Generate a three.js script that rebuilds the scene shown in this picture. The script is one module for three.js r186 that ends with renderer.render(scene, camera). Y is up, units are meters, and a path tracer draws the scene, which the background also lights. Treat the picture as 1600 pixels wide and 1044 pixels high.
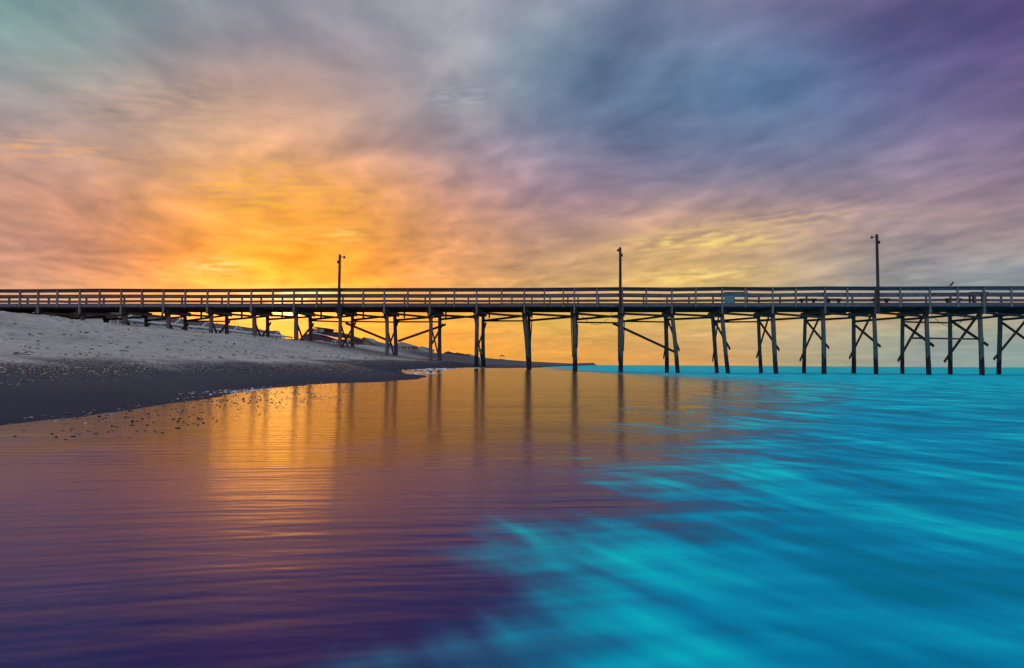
import * as THREE from 'three';
import { mergeGeometries } from 'three/addons/utils/BufferGeometryUtils.js';

// ---------------------------------------------------------------- camera, sky, sun, exposure
const scene = new THREE.Scene();
const renderer = new THREE.WebGLRenderer({ antialias: true });
renderer.toneMapping = THREE.LinearToneMapping;
renderer.toneMappingExposure = 1.0;
renderer.shadowMap.enabled = true;
const camera = new THREE.PerspectiveCamera(52.14, 1600 / 1044, 0.05, 12000);
camera.position.set(0, 0.5, 0);                                   // a low tripod at the water's edge
camera.rotation.order = 'YXZ';
camera.rotation.set(Math.atan(48 / 1067), 0, 0.0057);
const D = Math.PI / 180, SUN_AZ = -18.9, SUN_EL = 4.4;            // azimuth from straight ahead, to the right
const sunDir = new THREE.Vector3(Math.sin(SUN_AZ * D) * Math.cos(SUN_EL * D), Math.sin(SUN_EL * D), -Math.cos(SUN_AZ * D) * Math.cos(SUN_EL * D));
const sun = new THREE.DirectionalLight(new THREE.Color().setRGB(1, 0.36, 0.03), 0.07);
sun.position.copy(sunDir).multiplyScalar(200);
sun.castShadow = true; sun.shadow.radius = 20; sun.shadow.mapSize.set(4096, 4096);
Object.assign(sun.shadow.camera, { left: -90, right: 90, top: 60, bottom: -60, near: 1, far: 500 });
scene.add(sun, sun.target);

// noise
let seed = 7;
const rnd = () => { seed = (seed * 1664525 + 1013904223) >>> 0; return seed / 4294967296; };
const rr = (a, b) => a + (b - a) * rnd();
const PERM = new Uint8Array(512); { const p = [...Array(256).keys()]; for (let i = 255; i > 0; i--) { const j = Math.floor(rnd() * (i + 1)); [p[i], p[j]] = [p[j], p[i]]; } for (let i = 0; i < 512; i++) PERM[i] = p[i & 255]; }
const GX = new Float32Array(256), GY = new Float32Array(256); for (let i = 0; i < 256; i++) { const a = rnd() * 6.2831853; GX[i] = Math.cos(a); GY[i] = Math.sin(a); }
function noise(x, y) {                                              // gradient noise, about -1..1
  const xf = Math.floor(x), yf = Math.floor(y), X = xf & 255, Y = yf & 255; x -= xf; y -= yf;
  const a = PERM[PERM[X] + Y], b = PERM[PERM[X + 1] + Y], c = PERM[PERM[X] + Y + 1], d = PERM[PERM[X + 1] + Y + 1];
  const u = x * x * x * (x * (x * 6 - 15) + 10), v = y * y * y * (y * (y * 6 - 15) + 10);
  const n0 = GX[a] * x + GY[a] * y, n1 = GX[b] * (x - 1) + GY[b] * y, n2 = GX[c] * x + GY[c] * (y - 1), n3 = GX[d] * (x - 1) + GY[d] * (y - 1);
  return 1.45 * (n0 + u * (n1 - n0) + v * (n2 - n0 + u * (n3 - n2 - n1 + n0)));
}
function fbm(x, y, o) { let s = 0, a = 0.5; for (let i = 0; i < o; i++) { s += a * noise(x, y); x = x * 2.03 + 17.3; y = y * 2.03 - 9.7; a *= 0.5; } return s; }
const sstep = (a, b, x) => { const t = Math.min(1, Math.max(0, (x - a) / (b - a))); return t * t * (3 - 2 * t); };
const mix = (a, b, t) => a + (b - a) * t;
function curve(pts, x) { if (x <= pts[0][0]) return pts[0][1]; for (let i = 1; i < pts.length; i++) if (x < pts[i][0]) { const [x0, y0] = pts[i - 1], [x1, y1] = pts[i]; const t = (x - x0) / (x1 - x0); return mix(y0, y1, t); } return pts[pts.length - 1][1]; }
const toLin = (c) => { c /= 255; return c <= 0.04045 ? c / 12.92 : ((c + 0.055) / 1.055) ** 2.4; };

// the dawn sky: air colours by direction (azimuth, elevation, sRGB), streaked altocumulus drifting away from the sun
const SKY = `-37.6 23.2 95 150 150, -34 24.2 110 150 155, -30 25.2 135 150 160, -23.5 26.5 140 150 165, -16.2 27.6 150 145 160, -8.3 28.4 150 155 170, -0.2 28.6 140 145 165, 10.7 28.3 105 120 155, 20.9 27.1 105 105 145, 27.7 25.9 100 85 135, 33.8 24.6 82 74 130, 37.4 23.6 70 50 110, -37.5 20.2 100 150 155, -33.9 21.1 110 150 155, -29.9 21.9 150 145 155, -21 23.5 160 145 155, -11 24.6 150 145 160, -4.5 25 150 150 165, 2.6 25.1 120 150 170, 10.7 24.7 100 120 155, 20.8 23.7 81 112 152, 29.7 22.3 86 92 142, 37.3 20.6 85 70 125, -37.4 17.4 150 150 160, -29.8 19 185 150 145, -23.3 20.1 190 155 140, -16.1 20.9 195 160 140, -10.9 21.4 170 150 155, -5 21.7 150 155 165, 2.6 21.8 110 130 160, 10.7 21.5 90 120 155, 20.8 20.6 71 112 152, 29.7 19.3 81 92 142, 37.3 17.8 95 80 130, -37.3 14.6 165 150 155, -31.8 15.6 180 155 145, -25.5 16.6 205 165 130, -18.5 17.4 205 155 125, -10.9 18 180 150 145, -2.8 18.3 145 135 155, 5.3 18.3 115 125 155, 15.8 17.8 110 120 155, 25.3 16.8 106 122 157, 33.6 15.6 116 112 147, 37.2 15 118 100 144, -37.2 11.7 220 160 120, -33.6 12.3 195 145 130, -25.4 13.3 215 160 115, -18.4 14 225 160 90, -10.8 14.5 215 155 110, -2.8 14.8 170 140 145, 5.3 14.8 150 130 155, 15.8 14.4 125 125 155, 25.3 13.6 136 127 152, 33.5 12.6 138 127 150, 37.1 12.1 148 120 146, -37.1 9.2 180 135 130, -31.6 9.9 205 140 110, -25.3 10.5 230 160 70, -19.3 11 235 165 50, -13.3 11.4 230 160 70, -5.5 11.7 205 150 120, 5.3 11.7 180 145 140, 15.8 11.4 190 150 130, 25.2 10.8 175 140 140, 33.5 10 185 150 145, 37.1 9.6 190 150 140, -37 7.1 190 145 130, -31.5 7.6 205 145 110, -25.3 8.1 225 155 70, -19.3 8.5 240 170 40, -13.3 8.8 230 160 60, -5.4 9 210 155 110, 5.3 9.1 195 155 125, 14.8 8.9 215 170 115, 23 8.5 205 170 130, 29.5 8.1 140 140 150, 37 7.5 115 140 155, -37 5.4 205 155 130, -31.5 5.8 215 155 110, -23.9 6.2 240 170 50, -18.3 6.5 250 180 30, -13.3 6.7 235 165 60, -5.4 6.9 215 165 105, 5.4 7 215 170 110, 14.7 6.8 230 190 110, 22.9 6.6 190 170 140, 29.4 6.2 120 140 155, 37 5.8 105 140 150, -37 4.2 220 170 140, -31.4 4.5 225 175 130, -25.2 4.8 245 185 80, -19.2 5.1 255 232 160, -12.7 5.3 245 185 60, -4.3 5.4 225 175 90, 5.4 5.5 220 175 100, 15.7 5.4 230 190 110, 22.9 5.2 200 180 140, 29.4 4.9 165 170 170, 36.9 4.6 150 170 175, -36.9 3.2 225 180 130, -31.4 3.5 240 190 120, -25.2 3.7 248 195 70, -19.2 3.9 255 238 165, -12.7 4.1 245 185 50, -4.3 4.3 230 180 70, 5.4 4.3 230 195 80, 18.2 4.2 230 190 100, 29.4 3.9 225 175 90, 36.9 3.6 220 180 90, -36.9 1.7 225 175 100, -31.4 1.9 235 175 80, -25.1 2 245 175 40, -18.7 2.2 250 180 20, -12.7 2.3 235 165 60, -5.4 2.4 230 165 75, 5.4 2.4 220 165 90, 15.7 2.4 205 165 115, 25.1 2.3 180 170 140, 33.3 2.2 150 170 160, 36.9 2.1 140 165 160, -36.8 0.2 225 165 90, -25.1 0.3 240 165 40, -19.1 0.4 248 175 25, -12.7 0.5 245 175 50, -5.3 0.5 235 165 60, 5.4 0.6 225 160 75, 15.7 0.6 215 160 90, 25.1 0.6 175 165 130, 33.3 0.6 145 165 155, 36.9 0.6 135 165 160`;
const ROUND = `-60 3 205 160 135, -60 12 185 155 145, -60 22 150 152 160, -95 3 175 155 150, -95 14 165 158 165, -95 26 158 162 172,
-135 3 160 155 160, -135 16 162 164 174, 180 3 155 158 168, 180 18 165 170 182, -180 3 155 158 168, -180 18 165 170 182, 135 3 150 155 170, 135 16 155 160 180,
95 3 140 155 165, 95 14 132 138 168, 95 26 125 125 165, 60 3 135 160 160, 60 10 150 135 155, 60 22 95 85 140`;
function makeSky() {
  const P = [];
  for (const t of (SKY + ', ' + ROUND).split(',')) { const [a, e, r, g, b] = t.trim().split(/\s+/).map(Number); const glow = Math.exp(-0.5 * (((a - SUN_AZ) / 13) ** 2 + ((e - SUN_EL) / 6) ** 2)), core = Math.exp(-0.5 * (((a - SUN_AZ) / 6) ** 2 + ((e - SUN_EL) / 3) ** 2)); P.push([a, e, toLin(r) * (1 + 0.22 * glow + 1.3 * core), toLin(g) * (1 + 0.03 * glow + 0.5 * core), toLin(b)]); }   // the glow round the sun is brighter than the film could hold
  for (let a = -180; a <= 180; a += 30) {
    const side = Math.sin(a * D), fr = Math.cos(a * D);
    P.push([a, 42, toLin(178 - 18 * side), toLin(180 - 22 * side), toLin(190 - 2 * side)], [a, 60, toLin(194 - 8 * side), toLin(208 - 8 * side), toLin(230)], [a, 80, toLin(198), toLin(213), toLin(234)]);
  }
  // smooth air colour on a half-degree grid
  const GW = 720, GH = 181, G = new Float32Array(GW * GH * 3);
  for (let j = 0; j < GH; j++) for (let i = 0; i < GW; i++) {
    const az = i / 2 - 180, el = j / 2;
    let w = 1e-9, r = 0, g = 0, b = 0;
    for (const p of P) {
      let da = Math.abs(az - p[0]); if (da > 180) da = 360 - da; const de = el - p[1];
      if (da > 75) continue;
      const inner = p[1] < 32 && Math.abs(p[0]) < 40, sa = inner ? 4.2 : 16, se = inner ? (p[1] < 6 ? 1.0 : 2.1) : 8;
      const q = (da / sa) ** 2 + (de / se) ** 2, k = Math.exp(-0.5 * q) + 2e-4 / (1 + q * q);
      w += k; r += k * p[2]; g += k * p[3]; b += k * p[4];
    }
    const o = (j * GW + i) * 3; G[o] = r / w; G[o + 1] = g / w; G[o + 2] = b / w;
  }
  const W = 4096, H = 2048, data = new Float32Array(W * H * 4), sunA = SUN_AZ * D, ca = Math.cos(sunA), sa = Math.sin(sunA);
  // thin lit cloud patches: azimuth, elevation, half widths, strength, colour
  const ACC = [[15.6, 10.0, 4.2, 0.6, 0.85, 1.0, 0.75, 0.2], [15.2, 7.3, 3.6, 0.45, 0.8, 1.0, 0.78, 0.22], [-19.5, 13, 5, 1.6, 0.8, 1, 0.5, 0.05], [-23.3, 7.5, 1.5, 0.45, 0.9, 1, 0.8, 0.25], [-14.6, 10.4, 2.4, 0.45, 0.7, 1, 0.66, 0.15], [-20.5, 10.2, 2.2, 0.5, 0.6, 1, 0.6, 0.12],
    [22, 11.2, 4, 0.7, 0.5, 0.85, 0.58, 0.28], [-36, 14.5, 5, 0.6, 0.6, 0.95, 0.45, 0.16], [-26, 18.5, 6, 1.5, 0.3, 0.75, 0.5, 0.3], [-4.6, 21.6, 1.6, 0.6, 0.6, 0.4, 0.5, 0.55], [30, 3.9, 9, 0.32, 0.8, 0.8, 0.42, 0.08], [10, 4.1, 10, 0.35, 0.4, 0.8, 0.5, 0.1], [-19.0, 5.35, 2.6, 0.3, 1.3, 2.6, 1.6, 0.55], [-18.6, 4.25, 1.5, 0.3, 1.6, 11, 5.2, 1.0]];
  for (let j = H / 2 - 24; j < H; j++) {
    const el = ((j + 0.5) / H - 0.5) * 180, ge = Math.min(GH - 1.001, Math.max(0, el * 2)), j0 = Math.floor(ge), fj = ge - j0, y = Math.sin(el * D), cy = Math.cos(el * D);
    for (let i = 0; i < W; i++) {
      const th = ((i + 0.5) / W - 0.5) * 2 * Math.PI, dx = Math.cos(th) * cy, dz = Math.sin(th) * cy;
      let az = Math.atan2(dx, -dz) / D;
      const gi = ((az + 180) * 2 + GW) % GW, i0 = Math.floor(gi), fi = gi - i0, i1 = (i0 + 1) % GW;
      const a = (j0 * GW + i0) * 3, b = (j0 * GW + i1) * 3, c = ((j0 + 1) * GW + i0) * 3, d = ((j0 + 1) * GW + i1) * 3;
      const col = [0, 1, 2].map((k) => mix(mix(G[a + k], G[b + k], fi), mix(G[c + k], G[d + k], fi), fj));
      // cloud sheet seen in perspective; rows run away from the sun
      const h = Math.max(0, y) + 0.07, px = dx / h, pz = -dz / h, al = px * sa + pz * ca, ac = px * ca - pz * sa;
      const w1 = fbm(ac * 0.5 + 3.1, al * 0.5, 3), big = fbm(ac * 0.8 + w1 * 0.4, al * 0.55 + w1 * 0.3 + 5, 4);
      const w2 = fbm(ac * 1.3 - 4, al * 1.1 + 9, 2), mid = fbm(ac * 2.5 + w2 * 0.7, al * 1.5 + w2 * 0.6 - 7, 4), fine = fbm(ac * 6.5 + w2 * 1.5, al * 4.2 + w1 + 40, 4);
      const hz = Math.min(1, Math.max(0, el) / 7), cl = (big * 0.55 + mid * 0.8 + fine * 0.55) * (0.35 + 0.65 * hz);
      const lay = fbm(az * 0.07 + 3, el * 1.5, 4) * (1 - sstep(2, 11, el)) * 0.35;
      const v = cl + lay;
      col[0] *= Math.exp(v * 0.66); col[1] *= Math.exp(v * 0.56); col[2] *= Math.exp(v * 0.42 - 0.03);
      for (const q of ACC) {
        const qa = (az - q[0]) / q[2], qe = (el - q[1] - (az - q[0]) * 0.03) / q[3], qq = qa * qa + qe * qe;
        if (qq > 7) continue;
        const t = Math.exp(-0.5 * qq) * 1.25 * sstep(0.32, 0.92, 0.55 + 1.2 * fbm(az * 0.42 + w2 * 0.8 + q[0], el * 3.2 + w2 - az * 0.22, 5)) * q[4];
        col[0] += (q[5] - col[0]) * Math.min(1, t) * 0.8; col[1] += (q[6] - col[1]) * Math.min(1, t) * 0.8; col[2] += (q[7] - col[2]) * Math.min(1, t) * 0.8;
      }
      const o = (j * W + i) * 4; data[o] = Math.max(0, col[0]); data[o + 1] = Math.max(0, col[1]); data[o + 2] = Math.max(0, col[2]); data[o + 3] = 1;
    }
  }
  for (let j = 0; j < H / 2 - 24; j++) for (let i = 0; i < W; i++) { const o = (j * W + i) * 4; data[o] = 0.12; data[o + 1] = 0.13; data[o + 2] = 0.15; data[o + 3] = 1; }
  const t = new THREE.DataTexture(data, W, H, THREE.RGBAFormat, THREE.FloatType);
  t.mapping = THREE.EquirectangularReflectionMapping; t.magFilter = THREE.LinearFilter; t.minFilter = THREE.LinearFilter; t.needsUpdate = true;
  return t;
}
scene.background = makeSky();
scene.environment = scene.background;
console.log('sky done');

// ---------------------------------------------------------------- helpers
const taken = {};
const numbered = (n) => { const k = taken[n] = (taken[n] ?? -1) + 1; return k ? n + '_' + String(k).padStart(3, '0') : n; };
const W = (x, y, f) => new THREE.Vector3(x, y, -f);                   // f: metres straight ahead of the camera
function fin(m, name, parent) { m.name = parent ? name : numbered(name); m.castShadow = m.receiveShadow = true; (parent ?? scene).add(m); return m; }
const mesh = (name, geo, mat, parent) => fin(new THREE.Mesh(geo, mat), name, parent);
function tag(o, label, category, group) { o.userData.label = label; o.userData.category = category; if (group) o.userData.group = group; return o; }
function base(name, pos, turn = 0) { const g = new THREE.Group(); g.name = numbered(name); g.position.copy(pos); g.rotation.y = turn; scene.add(g); return g; }
const std = (r, g, b, rough = 0.85, more = {}) => new THREE.MeshStandardMaterial({ color: new THREE.Color().setRGB(r, g, b), roughness: rough, ...more });
function tex(w, h, f, srgb, wrap = THREE.RepeatWrapping) {            // f(u, v, out): values 0..1, sRGB or linear
  const d = new Uint8Array(w * h * 4), o = [0, 0, 0, 1];
  for (let j = 0; j < h; j++) for (let i = 0; i < w; i++) { o[3] = 1; f((i + 0.5) / w, (j + 0.5) / h, o); const k = (j * w + i) * 4; for (let c = 0; c < 4; c++) d[k + c] = Math.max(0, Math.min(255, Math.round(o[c] * 255))); }
  const t = new THREE.DataTexture(d, w, h, THREE.RGBAFormat); t.magFilter = THREE.LinearFilter; t.minFilter = THREE.LinearFilter; t.wrapS = t.wrapT = wrap; t.colorSpace = srgb ? THREE.SRGBColorSpace : THREE.NoColorSpace; t.needsUpdate = true;
  return t;
}
const toS = (c) => (c <= 0.0031308 ? 12.92 * c : 1.055 * Math.max(c, 0) ** (1 / 2.4) - 0.055);
const setS = (o, r, g, b) => { o[0] = toS(r); o[1] = toS(g); o[2] = toS(b); };
// a tiling fbm on a torus made by blending four shifted copies
function tiled(f, u, v) { const a = sstep(0, 1, u), b = sstep(0, 1, v); return mix(mix(f(u, v), f(u - 1, v), a), mix(f(u, v - 1), f(u - 1, v - 1), a), b); }
const boxCache = new Map();
function boxGeo(x, y, z) {                                           // box with uv in metres, the grain running along x
  const q = (n) => Math.round(n * 50) / 50, key = [x, y, z].map((n) => Math.round(n * 1000)).join();
  if (boxCache.has(key)) return boxCache.get(key);
  const g = new THREE.BoxGeometry(x, y, z), p = g.attributes.position, n = g.attributes.normal, uv = g.attributes.uv, ou = (boxCache.size * 0.37) % 1, ov = (boxCache.size * 0.61) % 1;
  for (let i = 0; i < p.count; i++) { const ax = Math.abs(n.getX(i)) > 0.5; uv.setXY(i, (ax ? p.getZ(i) : p.getX(i)) + ou * 3, (Math.abs(n.getY(i)) > 0.5 ? p.getZ(i) : p.getY(i)) + ov); }
  boxCache.set(key, g); return g;
}
const _b = new THREE.Matrix4();
function beam(name, p0, p1, h, t, mat, parent, up = new THREE.Vector3(0, 1, 0)) {   // a board from p0 to p1, h high and t thick
  const d = p1.clone().sub(p0), L = d.length(); d.normalize();
  const z = new THREE.Vector3().crossVectors(d, up).normalize(), y = new THREE.Vector3().crossVectors(z, d);
  const m = mesh(name, boxGeo(Math.round(L * 20) / 20, h, t), mat, parent);
  m.position.copy(p0).add(p1).multiplyScalar(0.5); m.quaternion.setFromRotationMatrix(_b.makeBasis(d, y, z)); m.scale.x = L / (Math.round(L * 20) / 20);
  return m;
}
function rod(name, p0, p1, r0, r1, mat, parent, seg = 8) {
  const d = p1.clone().sub(p0), L = d.length(), g = new THREE.CylinderGeometry(r1, r0, L, seg, 1);
  const m = mesh(name, g, mat, parent); m.position.copy(p0).add(p1).multiplyScalar(0.5); m.quaternion.setFromUnitVectors(new THREE.Vector3(0, 1, 0), d.normalize());
  return m;
}
function box(name, x0, x1, y0, y1, z0, z1, mat, parent) { const m = mesh(name, boxGeo(x1 - x0, y1 - y0, z1 - z0), mat, parent); m.position.set((x0 + x1) / 2, (y0 + y1) / 2, (z0 + z1) / 2); return m; }

// ---------------------------------------------------------------- the lie of the beach
const SHORE = [[-40, -6], [0, -4.7], [3, -4.2], [5.4, -4.02], [6.8, -4.13], [9.3, -4.32], [13.6, -5.05], [16.9, -4.73], [19, -3.75], [23.4, -3.2], [27.5, -3.5], [31, -5.0], [35, -5.8], [39, -5.0], [43, -3.3], [48, -1.7], [55, -0.4], [80, 1.6], [120, 4.5], [200, 11], [300, 22], [600, 66], [1500, 160]];
const shoreX = (f) => (curve(SHORE, f - 0.6) + curve(SHORE, f) + curve(SHORE, f + 0.6)) / 3;
const lift = (x, f) => 0.27 * sstep(22, 44, f) * sstep(8, -3, x) * (1 - 0.6 * sstep(55, 120, f));   // the last swash still running up the slope
const PROFILE = [[-60, -3], [-10, -0.7], [-3, -0.16], [-1, -0.045], [0, 0.0], [1, 0.075], [2, 0.22], [3.5, 0.47], [7, 1.0], [10, 1.55], [13.5, 2.15], [20, 2.62], [27, 3.22], [34, 3.85], [45, 4.2], [90, 4.3]];
function sandHeight(d, f) {
  const cap = mix(9, curve([[68, 2.9], [100, 2.5], [150, 2.3], [250, 2.2], [600, 2]], f), sstep(54, 66, f)); let h = curve(PROFILE, d);
  h = (curve(PROFILE, d - 0.5) + h + curve(PROFILE, d + 0.5)) / 3;
  h = h > cap - 0.6 ? Math.min(h, cap - 0.6 + 0.6 * (1 - Math.exp(-(h - cap + 0.6) / 0.6))) : h;
  const x = shoreX(f) - d, dry = sstep(3.6, 7.5, d + noise(x * 0.3, f * 0.3) * 0.8);
  h += lift(shoreX(f), f) * (1 - sstep(2, 9, d));
  h += fbm(x * 0.23 + 9, f * 0.23, 3) * 0.1 * sstep(2, 9, d) + fbm(x * 0.09, f * 0.14 + 4, 2) * 0.28 * sstep(9, 22, d);
  const tr = fbm(x * 2.1 + 20, f * 1.5, 3), pit = Math.max(0, tr - 0.06);
  h += dry * (tr * 0.13 - pit * 0.6 + noise(x * 3.1, f * 2.6) * 0.07 + noise(x * 7, f * 6) * 0.02) * mix(0.45, 1, sstep(5, 11, d)) * (f < 90 ? 1 : 0.5);
  h += (1 - dry) * sstep(-0.5, 2, d) * noise(x * 1.3, f * 0.9) * 0.006;
  h += 0.45 * Math.max(0, noise(x * 0.55 + 4, f * 0.55)) * sstep(29, 32, d) * (1 - sstep(46, 56, f)) * sstep(28, 36, f);    // low hummocks at the top of the beach
  return h;
}
const groundAt = (x, f) => sandHeight(shoreX(f) - x, f);

// ---------------------------------------------------------------- beach
const grain = tex(512, 512, (u, v, o) => { const n = tiled((a, b) => fbm(a * 24, b * 24, 4), u, v) + (rnd() - 0.5) * 0.5; o[0] = o[1] = o[2] = 0.5 + n * 0.5; }, false);
const grainCol = tex(512, 512, (u, v, o) => { const n = 0.86 + 0.16 * tiled((a, b) => fbm(a * 14 + 5, b * 14, 4), u, v) + (rnd() - 0.5) * 0.22; o[0] = n; o[1] = n * 0.995; o[2] = n * 0.985; }, true);
const sandMat = new THREE.MeshStandardMaterial({ vertexColors: true, roughness: 0.92, map: grainCol, bumpMap: grain, bumpScale: 0.006 });
const wetSandMat = new THREE.MeshPhysicalMaterial({ vertexColors: true, roughness: 0.8, map: grainCol, bumpMap: grain, bumpScale: 0.0012, ior: 1.33, specularIntensity: 0.35 });
{
  const ds = [-14, -9, -6, -4, -2.6, -1.6, -0.9]; for (let d = -0.5, s = 0.07; d < 95; d += s) { ds.push(d); if (d > 8) s *= 1.012; if (d > 30) s *= 1.03; }
  const fs = [-40, -25, -15, -8, -4, -1, 1]; for (let f = 2, s = 0.07; f < 1500; f += s) { fs.push(f); if (f > 6) s = Math.max(0.07, f < 60 ? f * 0.0042 : f * 0.02 - 0.9); }
  const nd = ds.length, nf = fs.length, pos = new Float32Array(nd * nf * 3), col = new Float32Array(nd * nf * 3), uv = new Float32Array(nd * nf * 2), idxW = [], idxD = [];
  for (let j = 0; j < nf; j++) { const sx = shoreX(fs[j]); for (let i = 0; i < nd; i++) {
    const d = ds[i], f = fs[j], x = sx - d, k = j * nd + i, h = sandHeight(d, f);
    pos.set([x, h, -f], k * 3); uv.set([x / 1.7, f / 1.7], k * 2);
    const n1 = fbm(x * 0.5, f * 0.35, 3), n2 = noise(x * 3.7, f * 3.1);
    const damp = sstep(3.0, 4.6 + 6 * sstep(45, 70, f), d + n1 * 1.5 + n2 * 0.2 - 0.3 * sstep(15, 40, f) - 7 * sstep(48, 75, f) - 6 * sstep(80, 200, f)), wet = sstep(-0.2, 2.2, d + n1 * 0.9);
    let c = [mix(0.018, 0.06, wet), mix(0.03, 0.07, wet), mix(0.075, 0.11, wet)];
    const shade = 1 + n2 * 0.2 + n1 * 0.35 + noise(x * 8, f * 6) * 0.16;
    c = [mix(c[0], 0.53 * shade, damp), mix(c[1], 0.485 * shade, damp), mix(c[2], 0.475 * shade, damp)];
    col.set(c, k * 3);
  } }
  for (let j = 0; j < nf - 1; j++) for (let i = 0; i < nd - 1; i++) { const a = j * nd + i, b = a + 1, c = a + nd, e = c + 1; (ds[i] < 3 ? idxW : idxD).push(a, c, b, b, c, e); }
  const g = new THREE.BufferGeometry(); g.setAttribute('position', new THREE.BufferAttribute(pos, 3)); g.setAttribute('color', new THREE.BufferAttribute(col, 3)); g.setAttribute('uv', new THREE.BufferAttribute(uv, 2));
  g.setIndex([].concat(idxW).concat(idxD)); g.addGroup(0, idxW.length, 0); g.addGroup(idxW.length, idxD.length, 1); g.computeVertexNormals();
  const b = mesh('beach', g, [wetSandMat, sandMat]); b.userData.kind = 'structure'; b.userData.label = 'sandy beach rising from the wet edge of the sea to the pier';
  console.log('beach', nd, nf);
}

// ---------------------------------------------------------------- sea: clear swash over dark sand on the left, milky aerated surf on the right
const AER = [[-3, -0.8], [1.2, 0.02], [1.7, 0.1], [2.1, 0.25], [2.4, 0.45], [3, 0.8], [4.6, 1.35], [7, 2.4], [12, 4.7], [19.5, 7.6], [30, 8.2], [44, 7.0], [52, 5.2], [70, 6.2], [118, 9], [300, 30]];
function surf(x, f, o) {                                             // o: [aeration, milk, thin lines, ripple height]
  const s = Math.min(1, 0.3 + f * 0.035), wx = fbm(x * 0.55 * s + 2, f * 0.4 * s, 3), wf = fbm(x * 0.45 * s + 31, f * 0.5 * s + 8, 3);
  const ux = x + wx * 1.0, uf = f + wf * 1.1;
  const diag = (ux * 0.86 + uf * 0.5), along = (ux * -0.5 + uf * 0.86);
  const wisps = fbm(along * 0.75 + 11, diag * 2.2, 4), swirl = fbm(ux * 1.25 - 5, uf * 0.75 + 3, 4), lines = fbm(ux * 0.9 + uf * 0.35, uf * 6.5 - ux * 0.9, 4);
  const streak = fbm(along * 2.1 + 4, diag * 8.5, 3), wid = 0.14 + 0.16 * Math.min(f, 22);
  o[0] = sstep(-wid, wid, x - curve(AER, f) + (wisps * 0.9 + swirl * 0.5 + lines * 0.8 + streak * 0.6) * (0.16 + 0.15 * Math.min(f, 20)));
  o[1] = Math.min(1, Math.max(0, 0.46 + 0.2 * sstep(5, 20, f) + swirl * 0.6 + wisps * 0.7 + lines * 0.4 + streak * 0.45));
  o[2] = Math.max(0, lines * 0.8 + wisps * 0.7);
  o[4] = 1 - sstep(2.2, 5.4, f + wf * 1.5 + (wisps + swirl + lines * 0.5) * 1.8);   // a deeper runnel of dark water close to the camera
  o[3] = 0.5 + 0.32 * fbm(x * 0.8 + wx * 2, f * 13 - x * 1.3 + wf * 5, 5) + 0.08 * fbm(x * 2.3, f * 30 + x * 3, 2) + 0.25 * swirl;
}
const S = [0, 0, 0, 0, 0];
function waterTex(x0, x1, f0, f1, n, m) {
  const N = n * m, vals = new Float32Array(N * 5);
  for (let j = 0; j < m; j++) for (let i = 0; i < n; i++) { surf(mix(x0, x1, (i + 0.5) / n), mix(f0, f1, (j + 0.5) / m), S); vals.set(S, (j * n + i) * 5); }
  const rd = (u, v) => (Math.min(m - 1, Math.floor(v * m)) * n + Math.min(n - 1, Math.floor(u * n))) * 5;
  const cl = THREE.ClampToEdgeWrapping;
  return {
    map: tex(n, m, (u, v, o) => { const k = rd(u, v), a = vals[k], mk = vals[k + 1], l = vals[k + 2];
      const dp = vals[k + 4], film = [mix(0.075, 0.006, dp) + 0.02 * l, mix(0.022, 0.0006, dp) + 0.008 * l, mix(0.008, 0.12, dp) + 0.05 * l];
      const milk = [0.0 + 0.004 * mk, mix(0.27, 0.86, mk * mk), mix(0.41, 0.86, mk)];
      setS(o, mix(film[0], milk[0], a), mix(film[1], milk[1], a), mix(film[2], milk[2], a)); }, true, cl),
    rough: tex(n, m, (u, v, o) => { const k = rd(u, v), a = vals[k]; o[0] = 0; o[1] = mix(0.17, 0.6, a); o[2] = 0; o[3] = mix(1, 0.12, a); }, false, cl),
    bump: tex(n, m, (u, v, o) => { o[0] = o[1] = o[2] = vals[rd(u, v) + 3]; }, false, cl),
  };
}
const waterMat = (t, bump) => new THREE.MeshPhysicalMaterial({ color: 0xffffff, map: t.map, roughness: 1, roughnessMap: t.rough, specularIntensity: 1, specularIntensityMap: t.rough, ior: 1.16, bumpMap: t.bump, bumpScale: bump, metalness: 0 });
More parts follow.
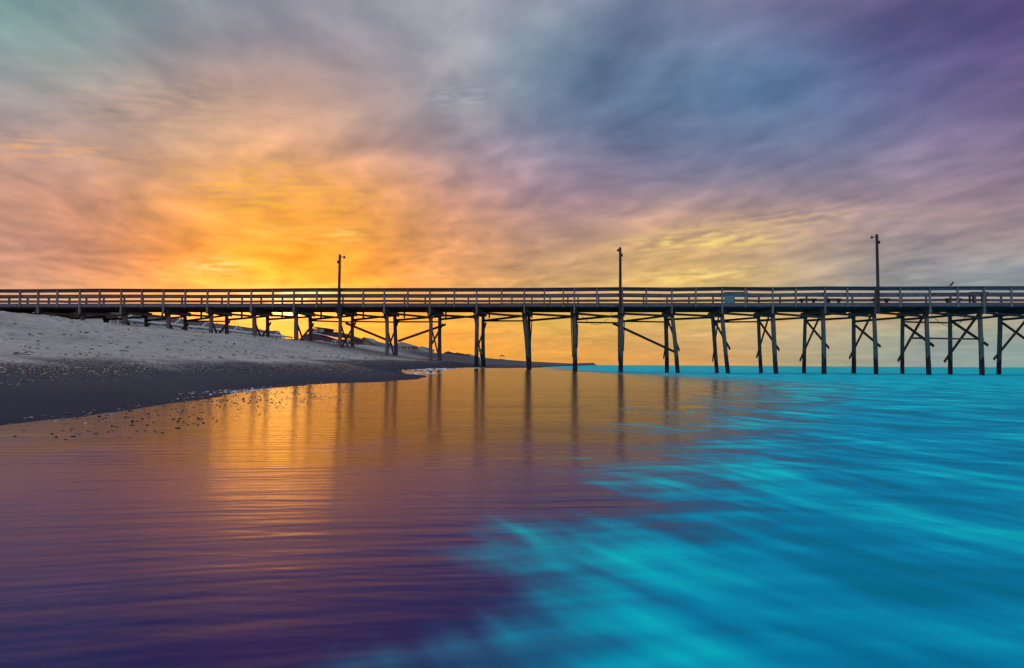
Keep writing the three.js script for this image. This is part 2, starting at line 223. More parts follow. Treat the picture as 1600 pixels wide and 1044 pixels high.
{
  const nearT = waterTex(-7.5, 16.5, -2, 22, 2048, 2048), midT = waterTex(-20, 76, 22, 118, 1536, 1024);
  const farT = (() => { const f = (u, v) => 0.5 + 0.9 * fbm(u * 9, v * 60, 4); const val = (u, v) => Math.min(1, Math.max(0, tiled(f, u, v)));
    return { map: tex(512, 512, (u, v, o) => { const m = val(u, v); setS(o, 0.001, mix(0.3, 0.78, m), mix(0.4, 0.8, m)); }, true), rough: tex(8, 8, (u, v, o) => { o[0] = 0; o[1] = 0.55; o[2] = 0; o[3] = 0.12; }, false), bump: tex(256, 256, (u, v, o) => { o[0] = o[1] = o[2] = val(u, v); }, false) }; })();
  const wave = (x, f) => lift(x, f) + (0.005 * noise(x * 0.35 + 4, f * 0.6) + 0.003 * noise(x * 0.6 + 0.4 * noise(x, f), f * 1.7 + 9)) * sstep(0.5, 4, f) * (1 - sstep(60, 110, f)) + 0.05 * noise(x * 0.05, f * 0.16) * sstep(18, 40, f) * sstep(6, 16, x) * (1 - sstep(60, 110, f)) - 0.004 * sstep(0, -1.5, x - shoreX(f));
  const grid = (x0, x1, f0, f1, n, m, flat, rep) => { const g = new THREE.PlaneGeometry(1, 1, n, m), p = g.attributes.position, uv = g.attributes.uv;
    for (let i = 0; i < p.count; i++) { const u = uv.getX(i), v = uv.getY(i), x = mix(x0, x1, u), f = mix(f0, f1, v); p.setXYZ(i, x, flat ?? wave(x, f), -f); if (rep) uv.setXY(i, x / rep, f / rep); }
    g.computeVertexNormals(); return g; };
  const gs = [grid(-7.5, 16.5, -2, 22, 240, 320), grid(-20, 76, 22, 118, 200, 240), grid(16.5, 76, -2, 22, 8, 8, 0, 60), grid(76, 4000, -2, 118, 12, 4, 0, 60), grid(-300, 6000, 118, 6500, 40, 40, 0, 60), grid(-6, 3000, -400, -2, 12, 12, 0, 60)];
  const g = mergeGeometries(gs, true); g.groups.forEach((q, i) => { q.materialIndex = Math.min(i, 2); });
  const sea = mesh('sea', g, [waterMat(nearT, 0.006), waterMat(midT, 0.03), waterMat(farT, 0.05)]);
  sea.userData.kind = 'structure'; sea.userData.label = 'smooth silky turquoise sea with a thin reflecting sheet of swash at the sand';
  console.log('sea');
}

// ---------------------------------------------------------------- the pier
const GRAINW = tex(512, 128, (u, v, o) => { const n = tiled((a, b) => fbm(a * 5 + 2, b * 46, 4), u, v), k = tiled((a, b) => fbm(a * 3, b * 5 + 7, 3), u, v), m = 0.80 + 0.3 * n + 0.26 * k; o[0] = m; o[1] = m * 0.985; o[2] = m * 0.97; }, true);
const GRAINB = tex(512, 128, (u, v, o) => { const n = tiled((a, b) => fbm(a * 5 + 2, b * 46, 4), u, v); o[0] = o[1] = o[2] = 0.5 + n; }, false);
const wood = (r, g, b) => new THREE.MeshStandardMaterial({ color: new THREE.Color().setRGB(r, g, b), map: GRAINW, bumpMap: GRAINB, bumpScale: 0.004, roughness: 0.86 });
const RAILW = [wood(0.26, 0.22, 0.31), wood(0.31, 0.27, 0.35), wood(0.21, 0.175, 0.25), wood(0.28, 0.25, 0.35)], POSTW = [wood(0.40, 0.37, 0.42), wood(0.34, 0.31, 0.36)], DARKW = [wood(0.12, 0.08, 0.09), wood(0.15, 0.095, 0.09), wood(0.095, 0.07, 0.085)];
const pick = (a) => a[Math.floor(rnd() * a.length)];
// pile skins: u round the pile, v = height 0..5 m; tide stained piles are black with mussels at the foot and green with weed above
const pileTex = (tide, s) => tex(64, 512, (u, v, o) => { const h = v * 5, n = fbm(u * 6 + s, v * 14, 4), fib = fbm(u * 30 + s, v * 5, 3);
  const blk = tide ? 1 - sstep(0.95, 1.35, h + n * 0.9) : 1 - sstep(0.5, 0.62, h + n * 0.3), grn = tide ? 1 - sstep(2.2, 3.6, h + n * 1.8) : 0, m = 1 + fib * 0.7 + n * 0.25;
  let c = [0.19 * m, 0.14 * m, 0.17 * m]; const gr = [0.06 * m, 0.14 * m, 0.125 * m], bk = [0.016, 0.02, 0.04].map((q) => q * (1 + n));
  c = c.map((q, i) => mix(mix(q, gr[i], grn * 0.8), bk[i], tide ? blk : 0)); setS(o, ...c); }, true, THREE.RepeatWrapping);
const pileMat = (t) => new THREE.MeshStandardMaterial({ map: t, roughness: 0.85, bumpMap: GRAINB, bumpScale: 0.004 });
const TIDEP = [pileMat(pileTex(true, 1)), pileMat(pileTex(true, 5)), pileMat(pileTex(true, 9))], DRYP = [pileMat(pileTex(false, 2)), pileMat(pileTex(false, 6))];
const pierTurn = Math.atan(0.076);
const pier = base('fishing_pier', W(0, 0, 48.1), -pierTurn);
tag(pier, 'long weathered timber fishing pier on piles crossing beach and sea', 'pier');
const pierF = (x, z) => { const c = Math.cos(pierTurn), s = Math.sin(pierTurn); return [x * c - z * s, 48.1 - (x * s + z * c)]; };   // local to (x, f)
const V = (x, y, z) => new THREE.Vector3(x, y, z);
const NEAR = [[-41.6, -41.6], [-38.4, -38.4], [-35.16, -35.0], [-31.95, -31.8], [-28.61, -28.48], [-25.31, -25.19], [-22.05, -21.94], [-18.79, -18.69], [-15.66, -15.57], [-12.42, -12.34], [-9.02, -8.87], [-5.82, -5.75], [-2.51, -2.48], [0.9, 1.19], [4.31, 4.45], [7.6, 7.6], [11.1, 11.45], [14.47, 14.85], [17.9, 18.07], [21.3, 21.26], [24.65, 24.67], [28.06, 28.07], [31.51, 31.46], [34.94, 34.84], [38.4, 38.5], [41.8, 41.8]];
const FAR = [[-41.8, -41.7], [-38.6, -38.5], [-35.44, -35.28], [-32.34, -32.19], [-28.95, -28.82], [-25.77, -25.65], [-22.42, -22.31], [-19.14, -19.05], [-15.78, -15.7], [-12.46, -12.39], [-9.16, -9.06], [-5.72, -5.68], [-2.41, -2.38], [1.06, 1.08], [4.5, 4.46], [7.95, 7.85], [11.13, 11.2], [14.49, 14.8], [17.81, 17.95], [21.17, 21.01], [24.55, 24.49], [27.94, 27.87], [31.21, 31.13], [34.6, 34.5], [38.2, 38.2], [41.6, 41.6]];
const XL = -43.3, XR = 43.3, ZN = 0.78, ZF = -3.78, DECK = 4.8;
function pile(xt, xb, z, dz, r) {                                     // from 0.9 m under the ground or water up to the cap
  const [gx, gf] = pierF(xb, z), gy = groundAt(gx, gf), tide = gy < 0.75, y0 = tide ? Math.min(gy, 0) - 0.6 : gy - 0.9, y1 = 4.42;
  const bx = xt + (xb - xt) * (y1 - y0) / (y1 - 0.5), p0 = V(bx, y0, z + dz), p1 = V(xt, y1, z);
  const L = p0.distanceTo(p1), g = new THREE.CylinderGeometry(r * 0.93, r * 1.06, L, 12, 5), P = g.attributes.position, u = g.attributes.uv, ph = rnd() * 6;
  for (let i = 0; i < P.count; i++) { const t = P.getY(i) / L + 0.5, a = Math.atan2(P.getZ(i), P.getX(i)), k = 1 + 0.05 * Math.sin(a * 2 + ph + t * 4); P.setX(i, P.getX(i) * k + 0.02 * Math.sin(t * 5 + ph)); P.setZ(i, P.getZ(i) * k); u.setXY(i, u.getX(i) + ph, Math.max(0.002, (tide ? mix(y0, y1, t) : mix(y0, y1, t) - gy) / 5)); }
  g.computeVertexNormals();
  const m = mesh('pile', g, pick(tide ? TIDEP : DRYP), pier); m.position.copy(p0).add(p1).multiplyScalar(0.5); m.quaternion.setFromUnitVectors(V(0, 1, 0), p1.clone().sub(p0).normalize());
  return { at: (y) => p0.clone().lerp(p1, (y - y0) / (y1 - y0)), tide, gy };
}
const piles = NEAR.map((n, i) => [pile(n[0], n[1], 0, rr(0, 0.15), rr(0.135, 0.16)), pile(FAR[i][0], FAR[i][1], -3, rr(-0.15, 0), rr(0.13, 0.155))]);
piles.forEach(([n, f], i) => {
  const xc = (NEAR[i][0] + FAR[i][0]) / 2;
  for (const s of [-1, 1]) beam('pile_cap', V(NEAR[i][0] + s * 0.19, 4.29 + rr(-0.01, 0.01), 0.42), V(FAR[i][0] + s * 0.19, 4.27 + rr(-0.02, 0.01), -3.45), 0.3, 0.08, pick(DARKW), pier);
  // cross bracing bolted to the two sides of the pair of piles
  const a = n.at(rr(3.95, 4.1)), b = f.at(rr(1.15, 1.55)), c = f.at(rr(3.4, 3.75)), e = n.at(rr(1.75, 2.2)), q = rr(0.16, 0.2);
  const ext = (p, r, k) => p.clone().add(p.clone().sub(r).normalize().multiplyScalar(k));
  const side = V(0.19, 0, 0);
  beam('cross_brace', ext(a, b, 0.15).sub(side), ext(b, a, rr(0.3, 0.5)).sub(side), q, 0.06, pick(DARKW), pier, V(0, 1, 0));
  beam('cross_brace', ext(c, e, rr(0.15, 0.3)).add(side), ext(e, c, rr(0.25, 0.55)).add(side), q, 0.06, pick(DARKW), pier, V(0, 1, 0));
  if (i) { const [pn, pf] = piles[i - 1];       // lengthwise poles under the deck
    const u = (p, y, z) => { const r = p.at(y); r.z += z; return r; };
    rod('brace_pole', u(pn, rr(4.02, 4.18), 0.2), u(n, rr(3.78, 3.95), 0.2), 0.085, 0.075, pick(DARKW), pier);
    rod('brace_pole', u(pf, rr(3.72, 3.9), 0.2), u(f, rr(4.02, 4.2), 0.2), 0.085, 0.075, pick(DARKW), pier);
    if (rnd() < 0.45) rod('brace_pole', u(pf, rr(3.7, 3.8), -0.2), u(f, rr(3.65, 3.8), -0.2), 0.06, 0.055, pick(DARKW), pier);
  }
});
beam('fallen_brace', V(-12.5, 3.52, -1.5), V(-9.1, 2.18, -1.3), 0.17, 0.09, DARKW[1], pier);
beam('fallen_brace', V(-8.5, 2.18, -1.4), V(-5.0, 3.43, -1.6), 0.17, 0.09, DARKW[1], pier);
beam('fallen_brace', V(7.15, 3.52, -1.4), V(11.6, 1.45, -1.5), 0.17, 0.1, DARKW[2], pier);
rod('brace_pole', V(27.5, 2.5, -1.2), V(32.4, 2.44, -1.2), 0.07, 0.06, POSTW[1], pier);
rod('brace_pole', V(21.2, 4.05, -1.3), V(23.2, 4.28, -1.0), 0.08, 0.08, DARKW[1], pier);
// deck: stringers along the pier and crosswise planks
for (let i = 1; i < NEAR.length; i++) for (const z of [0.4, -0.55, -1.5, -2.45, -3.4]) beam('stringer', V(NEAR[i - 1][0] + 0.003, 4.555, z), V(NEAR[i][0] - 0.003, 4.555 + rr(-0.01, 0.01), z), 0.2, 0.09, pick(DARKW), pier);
{ const gs = []; let x = XL; while (x < XR) { const w = rr(0.13, 0.15), g = boxGeo(0.14, 0.055, 4.28).clone(); g.scale(w / 0.14, 1, 1); g.translate(x + w / 2, 4.715 + rr(-0.006, 0.006), -1.5 + rr(-0.04, 0.04)); gs.push(g); x += w + 0.012; }
  const d = mesh('deck_planks', mergeGeometries(gs), RAILW[2], pier); d.userData.kind = 'stuff'; }
// railings
const POSTS = [-43, -41.4, -39.8, -38, -36.27, -34.82, -33.33, -31.65, -30.08, -28.42, -26.86, -25.22, -23.58, -21.95, -20.37, -18.66, -17.11, -15.56, -13.84, -12.2, -10.53, -8.97, -7.32, -5.72, -3.98, -2.42, -0.67, 0.89, 2.27, 3.59, 4.34, 5.92, 7.67, 9.28, 11.01, 12.6, 14.38, 15.92, 17.74, 19.25, 21.14, 22.59, 24.41, 26.0, 27.89, 29.64, 31.3, 33.03, 34.8, 36.5, 38.2, 40, 41.6, 43];
const railTop = (x) => 5.85 + 0.032 * noise(x * 0.31, 3.3) + (x > -3 && x < 4.2 ? -0.035 * sstep(-3, 3.5, x) : 0);
for (const [z, out] of [[ZN, 1], [ZF, -1]]) {
  const zz = z;
  POSTS.forEach((x, i) => {
    const y0 = i % 2 ? 4.2 : 4.44, bent = NEAR.some((n) => Math.abs(n[0] - x) < 0.35), px = x + rr(-0.03, 0.03) + (out < 0 ? 0.35 : 0);
    box('rail_post', px - 0.055, px + 0.055, bent ? 4.05 : 4.5, railTop(x) - 0.045, zz + out * 0.005 - 0.06, zz + out * 0.005 + 0.06, pick(POSTW), pier);
    if (bent && out > 0) beam('knee_bracket', V(x + 0.02, 4.12, zz - 0.05), V(x - 0.02, 4.0, 0.14), 0.14, 0.1, pick(DARKW), pier, V(1, 0, 0));
  });
  for (let i = 0; i + 1 < POSTS.length; i += 2) {
    const j = Math.min(i + 2, POSTS.length - 1), x0 = POSTS[i] + 0.004, x1 = POSTS[j] - 0.004, o = zz + (out > 0 ? -0.095 : 0.095), s = () => rr(-0.012, 0.012);
    const t0 = railTop(x0), t1 = railTop(x1);
    beam('top_rail', V(x0, t0 - 0.15 + s() * 0.4, o), V(x1, t1 - 0.15 + s() * 0.4, o), 0.205, 0.045, pick(RAILW), pier);
    beam('rail_cap', V(x0, t0 - 0.022, zz), V(x1, t1 - 0.022, zz), 0.04, 0.26, pick(RAILW), pier);
    beam('middle_rail', V(x0, t0 - 0.5 + s(), o), V(x1, t1 - 0.5 + s(), o), 0.195, 0.045, pick(RAILW), pier);
    const fz = zz + out * 0.09 - out * 0.16;
    beam('deck_fascia', V(x0, 4.66 + s() * 0.6, fz), V(x1, 4.66 + s() * 0.6, fz), 0.255, 0.05, pick(RAILW), pier);
  }
}
console.log('pier');

// ---------------------------------------------------------------- things on the pier
function onPier(name, x, y, z) { const [wx, wf] = pierF(x, z); return base(name, W(wx, y, wf), -pierTurn); }
const metal = std(0.05, 0.05, 0.055, 0.5, { metalness: 0.6 }), lampGlass = std(0.35, 0.36, 0.36, 0.3);
for (const [x, top, arm, label] of [[-12.2, 8.23, 1, 'shortest lamp pole on the pier, nearest the beach'], [7.5, 8.59, -0.45, 'middle one of the three tall lamp poles on the pier'], [24.5, 9.34, -1, 'tallest lamp pole on the pier, furthest out to sea']]) {
  const t = tag(onPier('lamp_pole', x, 4.05, 0.98), label, 'lamp pole', 'wooden lamp poles along the pier rail');
  const h = top - 4.05, lean = arm * 0.02;
  rod('pole', V(0, 0, 0), V(lean, h, 0), 0.105, 0.085, TIDEP.length ? DARKW[2] : DARKW[0], t, 12);
  box('lamp_bracket', Math.min(0, arm * 0.3) + lean, Math.max(0, arm * 0.3) + lean, h - 0.2, h - 0.16, -0.02, 0.02, metal, t);
  const hd = mesh('lamp_head', new THREE.LatheGeometry([[0.001, 0.14], [0.035, 0.14], [0.045, 0.08], [0.12, 0.0], [0.11, -0.01], [0.001, -0.01]].map(([r, y]) => new THREE.Vector2(r, y)), 14), metal, t); hd.position.set(lean + arm * 0.32, h - 0.22, 0);
  const bl = mesh('lamp_glass', new THREE.SphereGeometry(0.06, 10, 8), lampGlass, hd); bl.position.y = -0.02;
  box('junction_box', lean - 0.11 * Math.sign(arm) - 0.05, lean - 0.11 * Math.sign(arm) + 0.05, h - 0.65, h - 0.45, 0.05, 0.12, metal, t);
  for (const y of [0.5, 1.3]) box('clamp', -0.12, 0.12, y, y + 0.05, -0.115, 0.115, metal, t);
}
for (const [x, w, label] of [[21.18, 1.2, 'small slatted bench by far rail, nearest the blue panels'], [23.0, 1.0, 'low bench against far rail just left of tallest lamp pole'], [26.25, 1.2, 'small bench just right of the tallest lamp pole'], [31.2, 1.1, 'bench beside the standing table at the right end']]) {
  const t = tag(onPier('bench', x, 4.75, -2.6), label, 'bench', 'benches on the pier deck');
  for (let k = 0; k < 3; k++) box('slat', -w / 2, w / 2, 0.59, 0.63, -0.2 + k * 0.14, -0.08 + k * 0.14, RAILW[2], t);
  for (const s of [-1, 1]) { box('leg', s * w * 0.34 - 0.04, s * w * 0.34 + 0.04, 0, 0.51, -0.17, 0.17, DARKW[0], t); beam('strut', V(s * w * 0.34, 0.38, 0), V(s * w * 0.49, 0.57, 0), 0.05, 0.05, DARKW[2], t); box('bearer', s * w * 0.34 - 0.05, s * w * 0.34 + 0.05, 0.513, 0.587, -0.2, 0.2, DARKW[1], t); }
}
{
  const t = tag(onPier('standing_table', 32.87, 4.75, -2.6), 'high wooden table standing on the pier near its right end', 'table');
  for (let k = 0; k < 4; k++) box('plank', -0.6, 0.6, 1.03, 1.07, -0.3 + k * 0.152, -0.155 + k * 0.152, RAILW[k], t);
  for (const sx of [-0.42, 0.42]) for (const sz of [-0.2, 0.2]) { box('leg', sx - 0.05, sx + 0.05, 0, 0.96, sz - 0.05, sz + 0.05, DARKW[0], t); }
  for (const s of [-1, 1]) { beam('strut', V(s * 0.42, 0.82, 0.26), V(s * 0.58, 0.98, 0.26), 0.06, 0.03, DARKW[1], t); box('bearer', s * 0.42 - 0.05, s * 0.42 + 0.05, 0.963, 1.028, -0.3, 0.3, DARKW[1], t); }
}
{
  const t = tag(onPier('blue_panel_board', 15.5, 4.75, -3.55), 'pale blue painted panels fixed inside the far rail', 'panel'), blue = [std(0.12, 0.36, 0.46, 0.5), std(0.1, 0.33, 0.44, 0.5)];
  box('panel', 0, 0.72, 0.42, 1.2, -0.02, 0.02, blue[0], t); box('panel', 0.745, 1.72, 0.84, 1.2, -0.02, 0.02, blue[1], t);
  box('batten', -0.02, 1.74, 1.203, 1.25, -0.03, 0.03, RAILW[0], t);
  for (const x of [0.03, 1.66]) box('support', x, x + 0.07, 0, 1.2, -0.1, -0.023, DARKW[0], t);
}
function gullBody() {
  const g = new THREE.SphereGeometry(1, 18, 12), p = g.attributes.position;
  for (let i = 0; i < p.count; i++) { let x = p.getX(i), y = p.getY(i), z = p.getZ(i); const k = x > 0 ? 1 : 1 - 0.75 * x * x; p.setXYZ(i, x * 0.17 - (x < 0 ? 0.06 * x * x : 0), y * 0.065 * k + x * 0.05 + 0.03, z * 0.06 * k); }
  const h = new THREE.SphereGeometry(0.045, 12, 8); h.scale(1.15, 1, 0.95); h.translate(0.17, 0.13, 0);
  const n = new THREE.CylinderGeometry(0.032, 0.05, 0.1, 10); n.rotateZ(-0.5); n.translate(0.145, 0.09, 0);
  const b = new THREE.ConeGeometry(0.014, 0.06, 8); b.rotateZ(-Math.PI / 2); b.translate(0.245, 0.125, 0);
  g.computeVertexNormals(); return mergeGeometries([g, h, n, b]);
}
{
  const t = tag(onPier('seabird', 29.29, railTop(29.29), 0.78), 'small dark seabird perched on the top rail', 'bird'); t.rotation.y += 0.25;
  const b = mesh('body', gullBody(), std(0.06, 0.06, 0.065, 0.8), t); b.position.y = 0.1; b.rotation.z = 0.35;
  for (const s of [-1, 1]) rod('leg', V(0.0, 0, s * 0.025), V(0.005, 0.085, s * 0.025), 0.006, 0.006, std(0.12, 0.08, 0.03), t, 6);
}
const cableMat = std(0.02, 0.02, 0.022, 0.6);
for (const [a, m, b, label] of [[[4.75, 4.3, -1.5], [6.05, 2.5, -1.5], [7.2, 4.4, -1.5], 'loose black cable hanging in one deep loop under the pier'], [[29.0, 4.35, -1.5], [30.5, 2.3, -1.5], [31.6, 4.35, -1.5], 'slack thin cable hanging under right end of the pier'], [[-3.0, 4.3, -2], [-0.5, 4.02, -2], [0.9, 4.25, -2], 'shallow drooping cable under the deck above the waterline']]) {

  const [wx, wf] = pierF(0, 0), c = new THREE.QuadraticBezierCurve3(V(...a), V(...m), V(...b));
  const o = mesh('cable', new THREE.TubeGeometry(c, 24, 0.016, 6), cableMat); o.position.copy(W(wx, 0, wf)); o.rotation.y = -pierTurn; tag(o, label, 'cable', 'cables hanging under the pier');
}

// ---------------------------------------------------------------- houses behind the beach
const gableM = std(0.3, 0.26, 0.28, 0.85), white = std(0.8, 0.82, 0.84, 0.7), roofM = std(0.085, 0.052, 0.06, 0.9), pane = std(0.03, 0.035, 0.05, 0.15), tealW = std(0.62, 0.7, 0.72, 0.8), maroon = std(0.11, 0.05, 0.07, 0.85), tan = std(0.34, 0.22, 0.17, 0.85), tealRoof = std(0.15, 0.27, 0.29, 0.6), greyRoof = std(0.34, 0.36, 0.4, 0.7), brick = std(0.28, 0.13, 0.08, 0.9);
function prism(pts, depth) { const s = new THREE.Shape(pts.map(([x, y]) => new THREE.Vector2(x, y))), g = new THREE.ExtrudeGeometry(s, { depth, bevelEnabled: false }); g.translate(0, 0, -depth / 2); return g; }
function win(parent, x, y, z, w, h, axis) {                            // window on a face; axis x: faces +x, z: faces +z
  const f = axis === 'x' ? box('window', x, x + 0.06, y, y + h, z - w / 2, z + w / 2, white, parent) : box('window', x - w / 2, x + w / 2, y, y + h, z, z + 0.06, white, parent);
  for (const s of [-1, 1]) { const pw = w / 2 - 0.14, p = axis === 'x' ? mesh('pane', boxGeo(0.03, h - 0.2, pw), pane, f) : mesh('pane', boxGeo(pw, h - 0.2, 0.03), pane, f); axis === 'x' ? p.position.set(0.028, 0, s * w / 4) : p.position.set(s * w / 4, 0, 0.028); }
}
const ORD = ['leftmost white cottage of the row behind the pier', 'second white cottage from the left in the beach row', 'third white cottage from the left in the beach row', 'fourth white cottage from the left in the beach row', 'fifth white cottage from the left in the beach row', 'far end cottage of the white row, with open porch post'];
ORD.forEach((label, i) => {
  const fc = 68.5 + i * 8.05, t = tag(base('beach_cottage', W(-42, 2.9, fc)), label, 'cottage', 'row of white beach cottages with dark roofs');
  const dy = 0.05 * i, E = 1.86 + dy, R = 3.05 + dy;
  box('wall', -4, 4, -1, E, -3.95, 3.95, tealW, t);
  // main roof, ridge along the row
  const last = i === 5, rf = mesh('roof', prism([[-4.7, E - 0.12], [4.7, E - 0.12], [4.7, E + 0.04], [0, R], [-4.7, E + 0.04]], 8.02), roofM, t);
  box('fascia', 4.703, 4.76, E - 0.16, E + 0.06, -4.0, 4.0, white, t);
  // cross gable facing the beach with white barge boards
  const gz = i % 2 ? -0.6 : 0.8, gp = mesh('gable', prism([[-1.5, E + 0.06], [1.5, E + 0.06], [0, E + 0.72]], 3.9), roofM, t); gp.rotation.y = Math.PI / 2; gp.position.set(2.55, 0, gz);
  const gf = mesh('gable_wall', prism([[-1.2, E + 0.08], [1.2, E + 0.08], [0, E + 0.6]], 0.05), gableM, t); gf.rotation.y = Math.PI / 2; gf.position.set(4.53, 0, gz);
  for (const s of [-1, 1]) beam('barge_board', V(4.57, E + 0.04, gz + s * 1.55), V(4.57, E + 0.73, gz + s * 0.02), 0.11, 0.05, white, t);
  for (const [z, w] of [[-2.3, 1.7], [0.3, 1.5], [2.5, 1.6]]) win(t, 4.003, 0.55, z, w, 1.15, 'x');
  for (const z of [-3.6, -1.0, 1.4, 3.7]) box('porch_post', 4.45, 4.57, -1, E - 0.165, z - 0.06, z + 0.06, white, t);
  if (last) { mesh('hip_roof', prism([[-4.7, E - 0.1], [4.7, E - 0.1], [4.7, E + 0.02], [0, R - 0.7], [-4.7, E + 0.02]], 3.5), roofM, t).position.z = -5.8; box('porch_post', 4.4, 4.55, 0, E - 0.11, -7.4, -7.25, white, t); box('porch_post', -4.5, -4.4, 0, E - 0.11, -7.4, -7.25, white, t); }
});
{ // maroon house with clerestory dormer
  const t = tag(base('maroon_house', W(-36.5, 2.9, 132), 0), 'dark maroon house with a windowed roof dormer and white trim', 'house');
  box('wall', -2.6, 7, -1, 2.2, -4, 4, maroon, t);
  const gw = mesh('gable_wall', prism([[-2.6, 2.2], [2.6, 2.2], [-1.2, 3.35], [-2.6, 3.0]], 7.9), maroon, t);
  mesh('roof', prism([[-0.9, 3.2], [7.4, 2.15], [7.4, 2.35], [3.6, 3.6], [-0.9, 3.6]], 7.0), roofM, t).position.z = -0.6;
  const dm = box('dormer', -1.2, 1.2, 3.3, 4.25, -3, 3.3, maroon, t);
  for (const x of [-0.55, 0.55]) win(t, x, 3.62, 3.303, 0.75, 0.48, 'z');
  mesh('dormer_roof', prism([[-1.5, 4.5], [1.9, 4.1], [1.9, 4.26], [-1.5, 4.66]], 7), roofM, t);
  beam('white_trim', V(-1.4, 3.5, 4.05), V(4.6, 2.3, 4.05), 0.14, 0.06, white, t);
  win(t, -2.0, 0.9, 4.003, 0.8, 0.9, 'z'); win(t, 0.2, 0.9, 4.003, 1.6, 1.0, 'z'); win(t, 3.4, 1.0, 4.003, 1.2, 0.95, 'z'); win(t, 5.7, 1.0, 4.003, 1.2, 0.95, 'z');
  box('fence', 3, 8, 0, 0.75, 4.6, 4.7, brick, t);
}
{ // tan gabled house with pale teal roof
  const t = tag(base('gabled_house', W(-34.6, 2.85, 165)), 'tan gable fronted house with pale teal roof beyond the pier', 'house');
  box('wall', -2.4, 2.4, -1, 2.1, -5, 5, tan, t);
  mesh('gable_wall', prism([[-2.4, 2.1], [2.4, 2.1], [0, 3.75]], 9.9), tan, t);
  for (const s of [-1, 1]) beam('roof', V(0, 3.86, 0), V(s * 3.1, 1.95, 0), 0.14, 11, s > 0 ? tealRoof : roofM, t);
  win(t, -0.9, 1.2, 5.003, 0.8, 0.75, 'z'); win(t, 0.9, 1.2, 5.003, 0.8, 0.75, 'z');
  box('side_wing', 2.45, 6.6, -1, 1.7, -4, 4, tealW, t); const sw = mesh('wing_roof', prism([[2.4, 1.75], [7, 1.6], [7, 1.75], [2.4, 3.0]], 9), tealRoof, t);
  for (const x of [2.8, 3.6, 4.4]) box('porch_post', x, x + 0.14, 0, 1.7, 4.6, 4.74, white, t);
  for (const s of [-1, 1]) beam('white_trim', V(-3.3 + s * 0.9, 0.5, 5.6), V(-3.3, 1.6, 5.6), 0.16, 0.05, white, t);
  box('fence', -2.2, 4, 0, 0.95, 5.8, 5.9, brick, t);
}
for (const [x, f, y, w, h, rm, wm, name, label] of [[-34.5, 222, 3.7, 6.6, 2.4, greyRoof, brick, 'columned_house', 'brick red porch house with grey roof between two pier bents'], [-34.8, 250, 3.8, 5, 1.9, greyRoof, tealW, 'pale_house', 'low house with long pale grey roof on far beach'], [-37, 290, 3.9, 7, 2.6, tealRoof, tealW, 'teal_house', 'distant house with dull teal hipped roof on far beach'], [-32.7, 360, 3.9, 6, 2.0, roofM, maroon, 'far_house', 'tiny dark roofed house on the far beach skyline'], [-31.5, 410, 4.3, 11, 1.8, roofM, maroon, 'far_house', 'long dark roofed house near the end of the far beach skyline'], [-26.6, 430, 4.3, 6.5, 1.5, greyRoof, white, 'far_house', 'long low pale house left of the third beach pile pair']]) {
  const t = tag(base(name, W(x, y, f)), label, 'house');
  box('wall', -w / 2, w / 2, -4, h, -4, 4, wm, t); mesh('roof', prism([[-w / 2 - 0.5, h], [w / 2 + 0.6, h], [w / 2 + 0.6, h + 0.15], [-w * 0.12, h + 1.5], [-w / 2 - 0.5, h + 0.15]], 9.2), rm, t);
  if (f < 300) for (let k = 0; k < 3; k++) { win(t, -w * 0.3 + k * w * 0.3, 0.8, 4.003, 0.9, 1.2, 'z'); box('porch_post', -w * 0.44 + k * w * 0.3, -w * 0.44 + k * w * 0.3 + 0.16, 0, h, 4.4, 4.55, white, t); }
}
{ // beach shelter
  const f = 205, x = -2.95, y = groundAt(x, f), t = tag(base('beach_shelter', W(x, y - 0.05, f)), 'tiny dark canopied shelter standing alone on the far beach', 'shelter');
  const c = mesh('canopy', new THREE.ConeGeometry(0.95, 0.42, 8), roofM, t); c.position.y = 1.25;
  for (const sx of [-0.6, 0.6]) for (const sz of [-0.6, 0.6]) rod('post', V(sx, 0, sz), V(sx, 1.06, sz), 0.05, 0.05, white, t, 6);
  box('platform', -0.75, 0.75, 0.1, 0.22, -0.75, 0.75, DARKW[0], t);
}
{ const f = 72, x = -12.7, y = groundAt(x, f), t = tag(base('beach_tent', W(x, y, f)), 'small bright blue tent on the sand between two piles', 'tent');
  const c = mesh('tent_cover', new THREE.ConeGeometry(0.33, 0.6, 4, 1), std(0.03, 0.2, 0.4, 0.7), t); c.position.y = 0.3; mesh('tent_flap', prism([[-0.13, 0], [0.13, 0], [0, 0.4]], 0.02), std(0.25, 0.45, 0.5, 0.7), t).position.set(0, 0.01, 0.26); }
{ const f = 95, x = -4.4, y = groundAt(x, f), t = tag(base('marker_post', W(x, y, f)), 'thin pale marker post on the beach seen between two piles', 'post');
  rod('post', V(0, -0.3, 0), V(0, 1.7, 0), 0.05, 0.05, white, t); box('plate', -0.2, 0.2, 1.2, 1.65, 0.053, 0.08, std(0.35, 0.5, 0.52), t); }

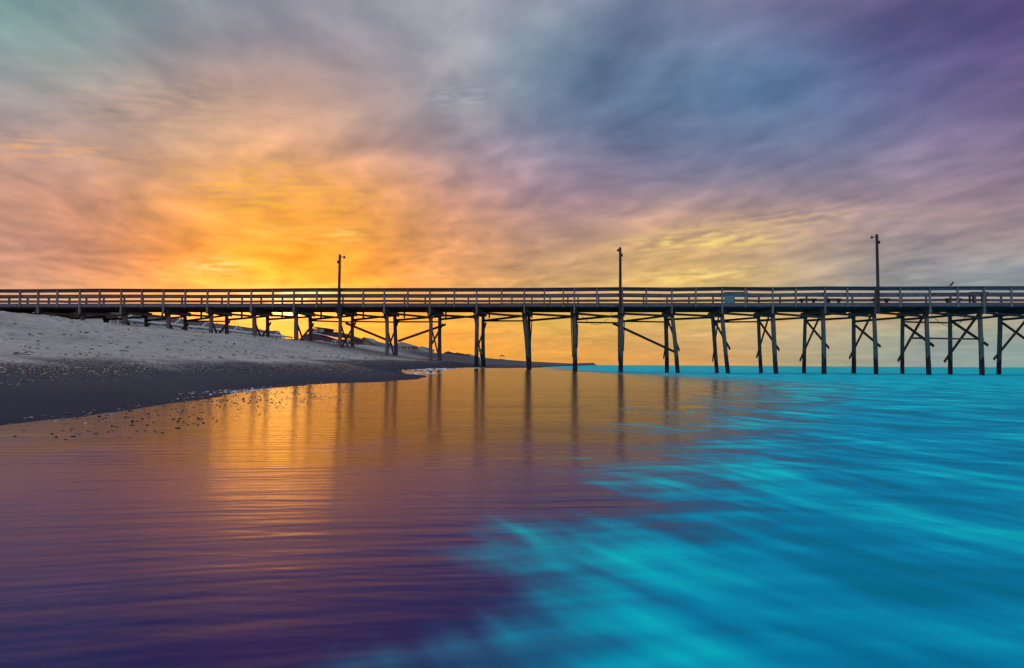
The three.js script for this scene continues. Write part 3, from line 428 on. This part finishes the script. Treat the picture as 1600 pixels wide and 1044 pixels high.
// far shore: a low wooded spit on the horizon
{
  const n = 160, pos = [], idx = [];
  for (let i = 0; i <= n; i++) { const u = i / n, f = mix(520, 1500, u), x = mix(24, 190, u ** 1.15), h = (1.4 + 2.6 * Math.max(0, fbm(u * 26, 2, 4) + 0.25) + (u > 0.93 && u < 0.945 ? 4 : 0)) * (1 - u * 0.1) * sstep(1.02, 0.96, u); pos.push(x, -0.2, -f, x - 6, h, -f - 8, x - 80, h * 0.6, -f - 60, x - 90, -0.2, -f - 70); }
  for (let i = 0; i < n; i++) for (let k = 0; k < 3; k++) { const a = i * 4 + k, b = a + 4; idx.push(a, b, a + 1, a + 1, b, b + 1); }
  const g = new THREE.BufferGeometry(); g.setAttribute('position', new THREE.Float32BufferAttribute(pos, 3)); g.setIndex(idx); g.computeVertexNormals();
  mesh('far_shore', g, std(0.07, 0.06, 0.065, 1)).userData.kind = 'structure';
}

// ---------------------------------------------------------------- shells, pebbles, foam
function scatter(name, label, category, geo, mat, n, place) {
  const m = new THREE.InstancedMesh(geo, mat, n), M = new THREE.Matrix4(), q = new THREE.Quaternion(), e = new THREE.Euler(), c = new THREE.Color();
  for (let i = 0; i < n; i++) { const p = place(i); q.setFromEuler(e.set(rr(-0.3, 0.3), rr(0, 6.3), rr(-0.3, 0.3))); M.compose(p.at, q, V(p.s[0], p.s[1], p.s[2])); m.setMatrixAt(i, M); m.setColorAt(i, c.setRGB(...p.c)); }
  fin(m, name); m.userData = { label, category, kind: 'stuff' };
}
const lump = new THREE.IcosahedronGeometry(1, 1); { const p = lump.attributes.position; for (let i = 0; i < p.count; i++) { const k = 1 + 0.25 * noise(p.getX(i) * 1.7 + 5, p.getY(i) * 1.7 + p.getZ(i) * 2.1); p.setXYZ(i, p.getX(i) * k, p.getY(i) * k, p.getZ(i) * k); } lump.computeVertexNormals(); }
const SH = [[0.3, 0.15, 0.08], [0.22, 0.1, 0.06], [0.08, 0.06, 0.06], [0.05, 0.045, 0.05], [0.12, 0.09, 0.09], [0.6, 0.56, 0.52], [0.35, 0.3, 0.27], [0.05, 0.04, 0.05]];
scatter('shell_wrack', 'band of broken shells and pebbles along the damp sand', 'shells', lump, std(1, 1, 1, 0.7), 16000, () => {
  const f = rr(2.4, 6.9) ** 2, g = (rnd() + rnd() + rnd()) / 3, d = mix(1.6, 4.4, g) + noise(f * 0.3, 2) * 0.3, x = shoreX(f) - d, s = rr(0.003, 0.011) * (rnd() < 0.04 ? 1.9 : 1) * (1 + f * 0.02);
  return { at: W(x, sandHeight(d, f) + s * 0.2, f), s: [s * rr(0.8, 1.6), s * rr(0.3, 0.6), s], c: pick(SH) };
});
scatter('dried_weed', 'dark scraps of dried weed strewn over the trodden sand', 'weed', lump, std(1, 1, 1, 0.95), 1500, () => {
  const f = rr(2.6, 7) ** 2, d = mix(4.6, 22, rnd() ** 1.5), x = shoreX(f) - d, s = rr(0.012, 0.04) * (1 + f * 0.012);
  return { at: W(x, sandHeight(d, f) + 0.006, f), s: [s * rr(1.2, 3), s * 0.3, s * rr(0.5, 1)], c: pick([[0.1, 0.08, 0.08], [0.13, 0.11, 0.1], [0.16, 0.14, 0.13], [0.24, 0.21, 0.2]]) };
});
scatter('swash_pebbles', 'flat pebbles and shell bits washed by the thin swash', 'pebbles', lump, std(1, 1, 1, 0.35), 700, () => {
  const f = rr(2.1, 4.3) ** 2, d = -(rnd() ** 1.6) * (1.5 + f * 0.05) + 0.15, x = shoreX(f) - d, s = rr(0.004, 0.011) * (1 + f * 0.03);
  return { at: W(x, Math.max(0, sandHeight(d, f)) + 0.002, f), s: [s * rr(1, 2.2), s * 0.45, s], c: rnd() < 0.25 ? [0.4, 0.38, 0.42] : pick(SH.slice(2, 5)) };
});
scatter('sea_foam', 'scraps of white foam left along the water edge', 'foam', lump, std(0.8, 0.8, 0.82, 0.9), 900, (i) => {
  const c = [[36, -4.6, 1.8, 0.9], [39, -4.0, 2.5, 0.7], [43.5, -2.4, 1.5, 0.7], [30, -4.0, 1.5, 0.6], [12, -4.75, 2.2, 0.25]][i % 5], f = c[0] + rr(-1, 1) * c[2] * rnd(), x = c[1] + rr(-1, 1) * c[3] * rnd() * 1.5, s = rr(0.02, 0.07) * (i % 5 === 4 ? 0.3 : 1);
  return { at: W(x, Math.max(lift(x, f), groundAt(x, f)) + 0.004, f), s: [s * rr(1, 2.4), s * 0.22, s], c: [1, 1, 1] };
});
renderer.render(scene, camera);
